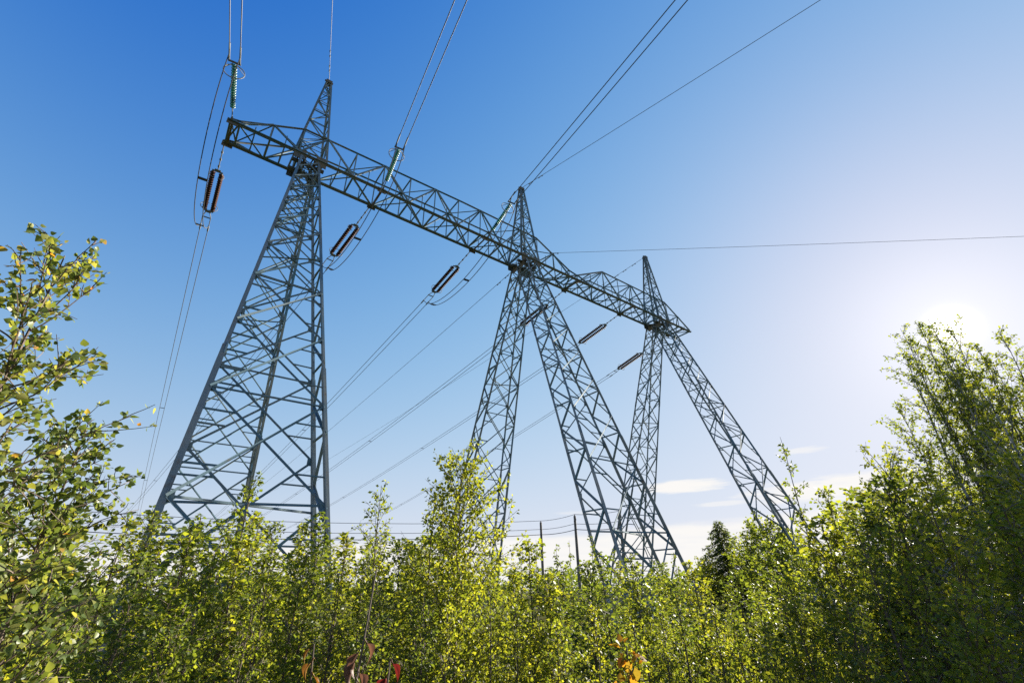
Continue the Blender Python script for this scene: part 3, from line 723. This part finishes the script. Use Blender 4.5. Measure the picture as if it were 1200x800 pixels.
for ri, (rn, dist, hh, step) in enumerate(ROWS):
    for mi in range(0 if ri % 2 == 0 else 0, len(MARKS), step):
        az0, mk = MARKS[mi]
        az = az0 + rng.uniform(-1.6, 1.6) + (2.2 if ri % 2 else 0); d = dist*rng.uniform(.92, 1.08)
        h = hh*rng.uniform(.86, 1.10) + extra(az)*(d-1)/6
        if ri == 0: h = 1.55*rng.uniform(.92, 1.04) + max(0, extra(az)*.3)
        v = rng.randrange(8)
        if az > 34: v = rng.choice([0, 5, 2, 6, 3, 1])
        q = 0 if ri < 2 else 1; key = (v, q)
        if key not in first:
            root = plant('thicket_birch', VAR[q][v], 0, 1, 'x', 'sapling', 1, 0, 'young birches packed in the thicket'); first[key] = root
        else: root = copy_tree(first[key])
        root.location = polar(az, d); k = h/2.55; wd = k*(1.15 if ri < 2 else 1.5); root.scale = (wd, wd, k); root.rotation_euler = (0, 0, rng.uniform(0, 6.28))
        root['label'] = f'{TONE[v]} birch, {rn} thicket row, {mk}'

# --- small plants close to the camera
def curled_leaf(P, d, n, size, rng, mat, parent, roll=1.6, bend=1.4):
    """one withered leaf: blade rolled about its midrib, tip bent over, edges wavy"""
    d = Vector(d).normalized(); n = Vector(n); n = (n-d*n.dot(d)).normalized(); sdv = d.cross(n); m = MB(); NU, NV = 10, 7
    ph = rng.uniform(0, 6)
    for i in range(NU+1):
        t = i/NU; w = .42*math.sin(math.pi*min(1, t*1.02)**.8)*(1-.25*t)+.004; a = bend*t*t
        C = d*(t*(1-.07*a*a)) - n*(.5*a*t)
        for j in range(NV+1):
            v = 2*j/NV-1; th = roll*v; k = w/max(roll, .1)
            off = sdv*(math.sin(th)*k) + n*((1-math.cos(th))*k + .035*math.sin(9*t+4*v+ph)*abs(v))
            m.v.append(tuple(Vector(P) + (C+off)*size))
    for i in range(NU):
        for j in range(NV): q = i*(NV+1)+j; m.f.append((q, q+1, q+NV+2, q+NV+1))
    m.tube([Vector(P)-d*size*.35, Vector(P)], .002, 4)
    return m.build('leaf', mat, parent, True)
def sprig(name, az, dist, h, mat, leaves, leaf, label, cat, seed, stalk_top=None):
    rng = np.random.default_rng(seed); root = empty(name, polar(az, dist)); tag(root, label, cat)
    m = MB(); top = stalk_top or h; pts = [(.03*math.sin(z*2.3+seed), .03*math.cos(z*1.7+seed) + .05*z*z*.3, z) for z in np.linspace(-.03, top, 14)]
    m.tube(pts, .007, 6, .003); m.build('stalk', M['twig'], root)
    for k in range(leaves):
        z = h*(1-.11*k/max(1, leaves-1)); i = min(13, int(z/top*13)); a = rng.uniform(0, 6.28)
        d = Vector((math.cos(a)*.6, math.sin(a)*.6, -.8)); P0 = Vector((pts[i][0], pts[i][1], z)) + d*leaf*.35
        curled_leaf(P0, d, (math.cos(a), math.sin(a), .7), leaf*rng.uniform(.7, 1.25), rng, mat, root, rng.uniform(.9, 2.0), rng.uniform(.4, 1.6))
sprig('withered_stalk', -16.2, 2.0, 1.56, M['leaf_brown'], 7, .075, 'thin withered stalk with curled brown leaves at the lower edge', 'stalk', 3, 1.78)
sprig('red_leaf_sprig', -14.0, 1.9, 1.50, M['leaf_red'], 5, .055, 'sprig with large red leaves at the lower picture edge', 'sprig', 4)
sprig('orange_leaf_sprig', -20.2, 2.1, 1.54, M['leaf_withered_orange'], 5, .05, 'sprig with orange leaves left of the withered stalk', 'sprig', 6)
m = broadleaf(61, 1.48, .34, 18, .05, M['leaf_orange'], M['twig'], .3, (35, 65), 9, (2, 4), 1, .01, 2)
plant('autumn_shrub', m, 11.0, 3.0, 'small orange and yellow shrub at the lower edge right of centre', 'shrub', wood='stem')

# --- trees beyond the clearing
def spruce(seed, h, r, label, az, dist):
    rng = np.random.default_rng(seed); root = empty('spruce_tree', polar(az, dist)); tag(root, label, 'tree')
    mb = MB(); mb.tube([(0, 0, -.1), (0, 0, h*.97)], .11, 7, .01); mb.build('trunk', M['twig'], root)
    pos, dr, sz = [], [], []
    for k in range(150):
        t = (k+rng.random())/150; z = h*(.06+.94*t); L = r*((1-t)**.72)*rng.uniform(.7, 1.15)+.08; a = k*2.4+rng.normal(0, .3)
        for s in np.arange(.08, L, .06):
            for _ in range(4):
                p = np.array([math.cos(a)*s, math.sin(a)*s, z - s*.35 + .18*s*s/r]); q = np.array([math.cos(a+rng.normal(0, .9)), math.sin(a+rng.normal(0, .9)), -.35+rng.normal(0, .3)])
                pos.append(p+rng.normal(0, .05, 3)); dr.append(q); sz.append(rng.uniform(.12, .28))
    pos, dr, sz = np.array(pos), np.array(dr), np.array(sz)
    V, li, lt = leaf_mesh(pos, dr, rng.normal(0, 1, pos.shape), sz, rng, 1, .16)
    link('crown', np_mesh('needles', V, li, lt, M['needle']), root)
spruce(71, 6.5, 3.3, 'dark conical spruce right of the middle mast, tallest in the far tree line', 22.0, 45)
spruce(72, 4.6, 1.9, 'smaller dark spruce tucked right of the conical one', 24.4, 47)
far = broadleaf(73, 5.4, 2.2, 60, .17, M['leaf_mid'], M['bark'], .12, (20, 60), 4, (5, 9), 2, .07, 1, .45, .2)
for az, d, s, lab in [(24.6, 42, 1.12, 'round far tree directly right of the dark spruce'), (26.6, 40, 1.05, 'second round far tree right of the dark spruce'), (28.6, 43, 1.0, 'far tree below the right mast near leg'), (19.8, 44, .72, 'low far tree just left of the dark spruce')]:
    plant('broadleaf_tree', far, az, d, lab, 'tree', s, az, 'round trees beyond the clearing')

def woods():
    rng = np.random.default_rng(8); n = 26000
    az = np.radians(rng.uniform(-85, 95, n)); d = rng.uniform(190, 260, n)
    hmax = 5.0 + 2.2*np.sin(az*23)+1.5*np.sin(az*57+1)+1.0*np.sin(az*131)
    z = hmax*rng.uniform(0, 1, n)**.7
    pos = np.stack([np.sin(az)*d, np.cos(az)*d, z], 1); dr = rng.normal(0, 1, (n, 3))
    V, li, lt = leaf_mesh(pos, dr, rng.normal(0, 1, (n, 3)), rng.uniform(.8, 1.8, n), rng, 1, .4)
    tag(link('distant_woods', np_mesh('distant_woods', V, li, lt, M['leaf_dark'])), 'low far-off woods along the horizon behind the clearing', 'woods', kind='stuff')
woods()
def grass():
    rng = np.random.default_rng(9); n = 30000
    az = np.radians(rng.uniform(-70, 70, n)); d = 1.2 + 22*rng.uniform(0, 1, n)**1.3
    pos = np.stack([np.sin(az)*d, np.cos(az)*d, np.zeros(n)-.02], 1); dr = rng.normal(0, .35, (n, 3)); dr[:, 2] = 1
    V, li, lt = leaf_mesh(pos, dr, rng.normal(0, 1, (n, 3)), rng.uniform(.25, .6, n), rng, 1, .03)
    tag(link('tall_grass', np_mesh('tall_grass', V, li, lt, M['leaf_yellow'])), 'tall rough grass growing between the young birches', 'grass', kind='stuff')
grass()
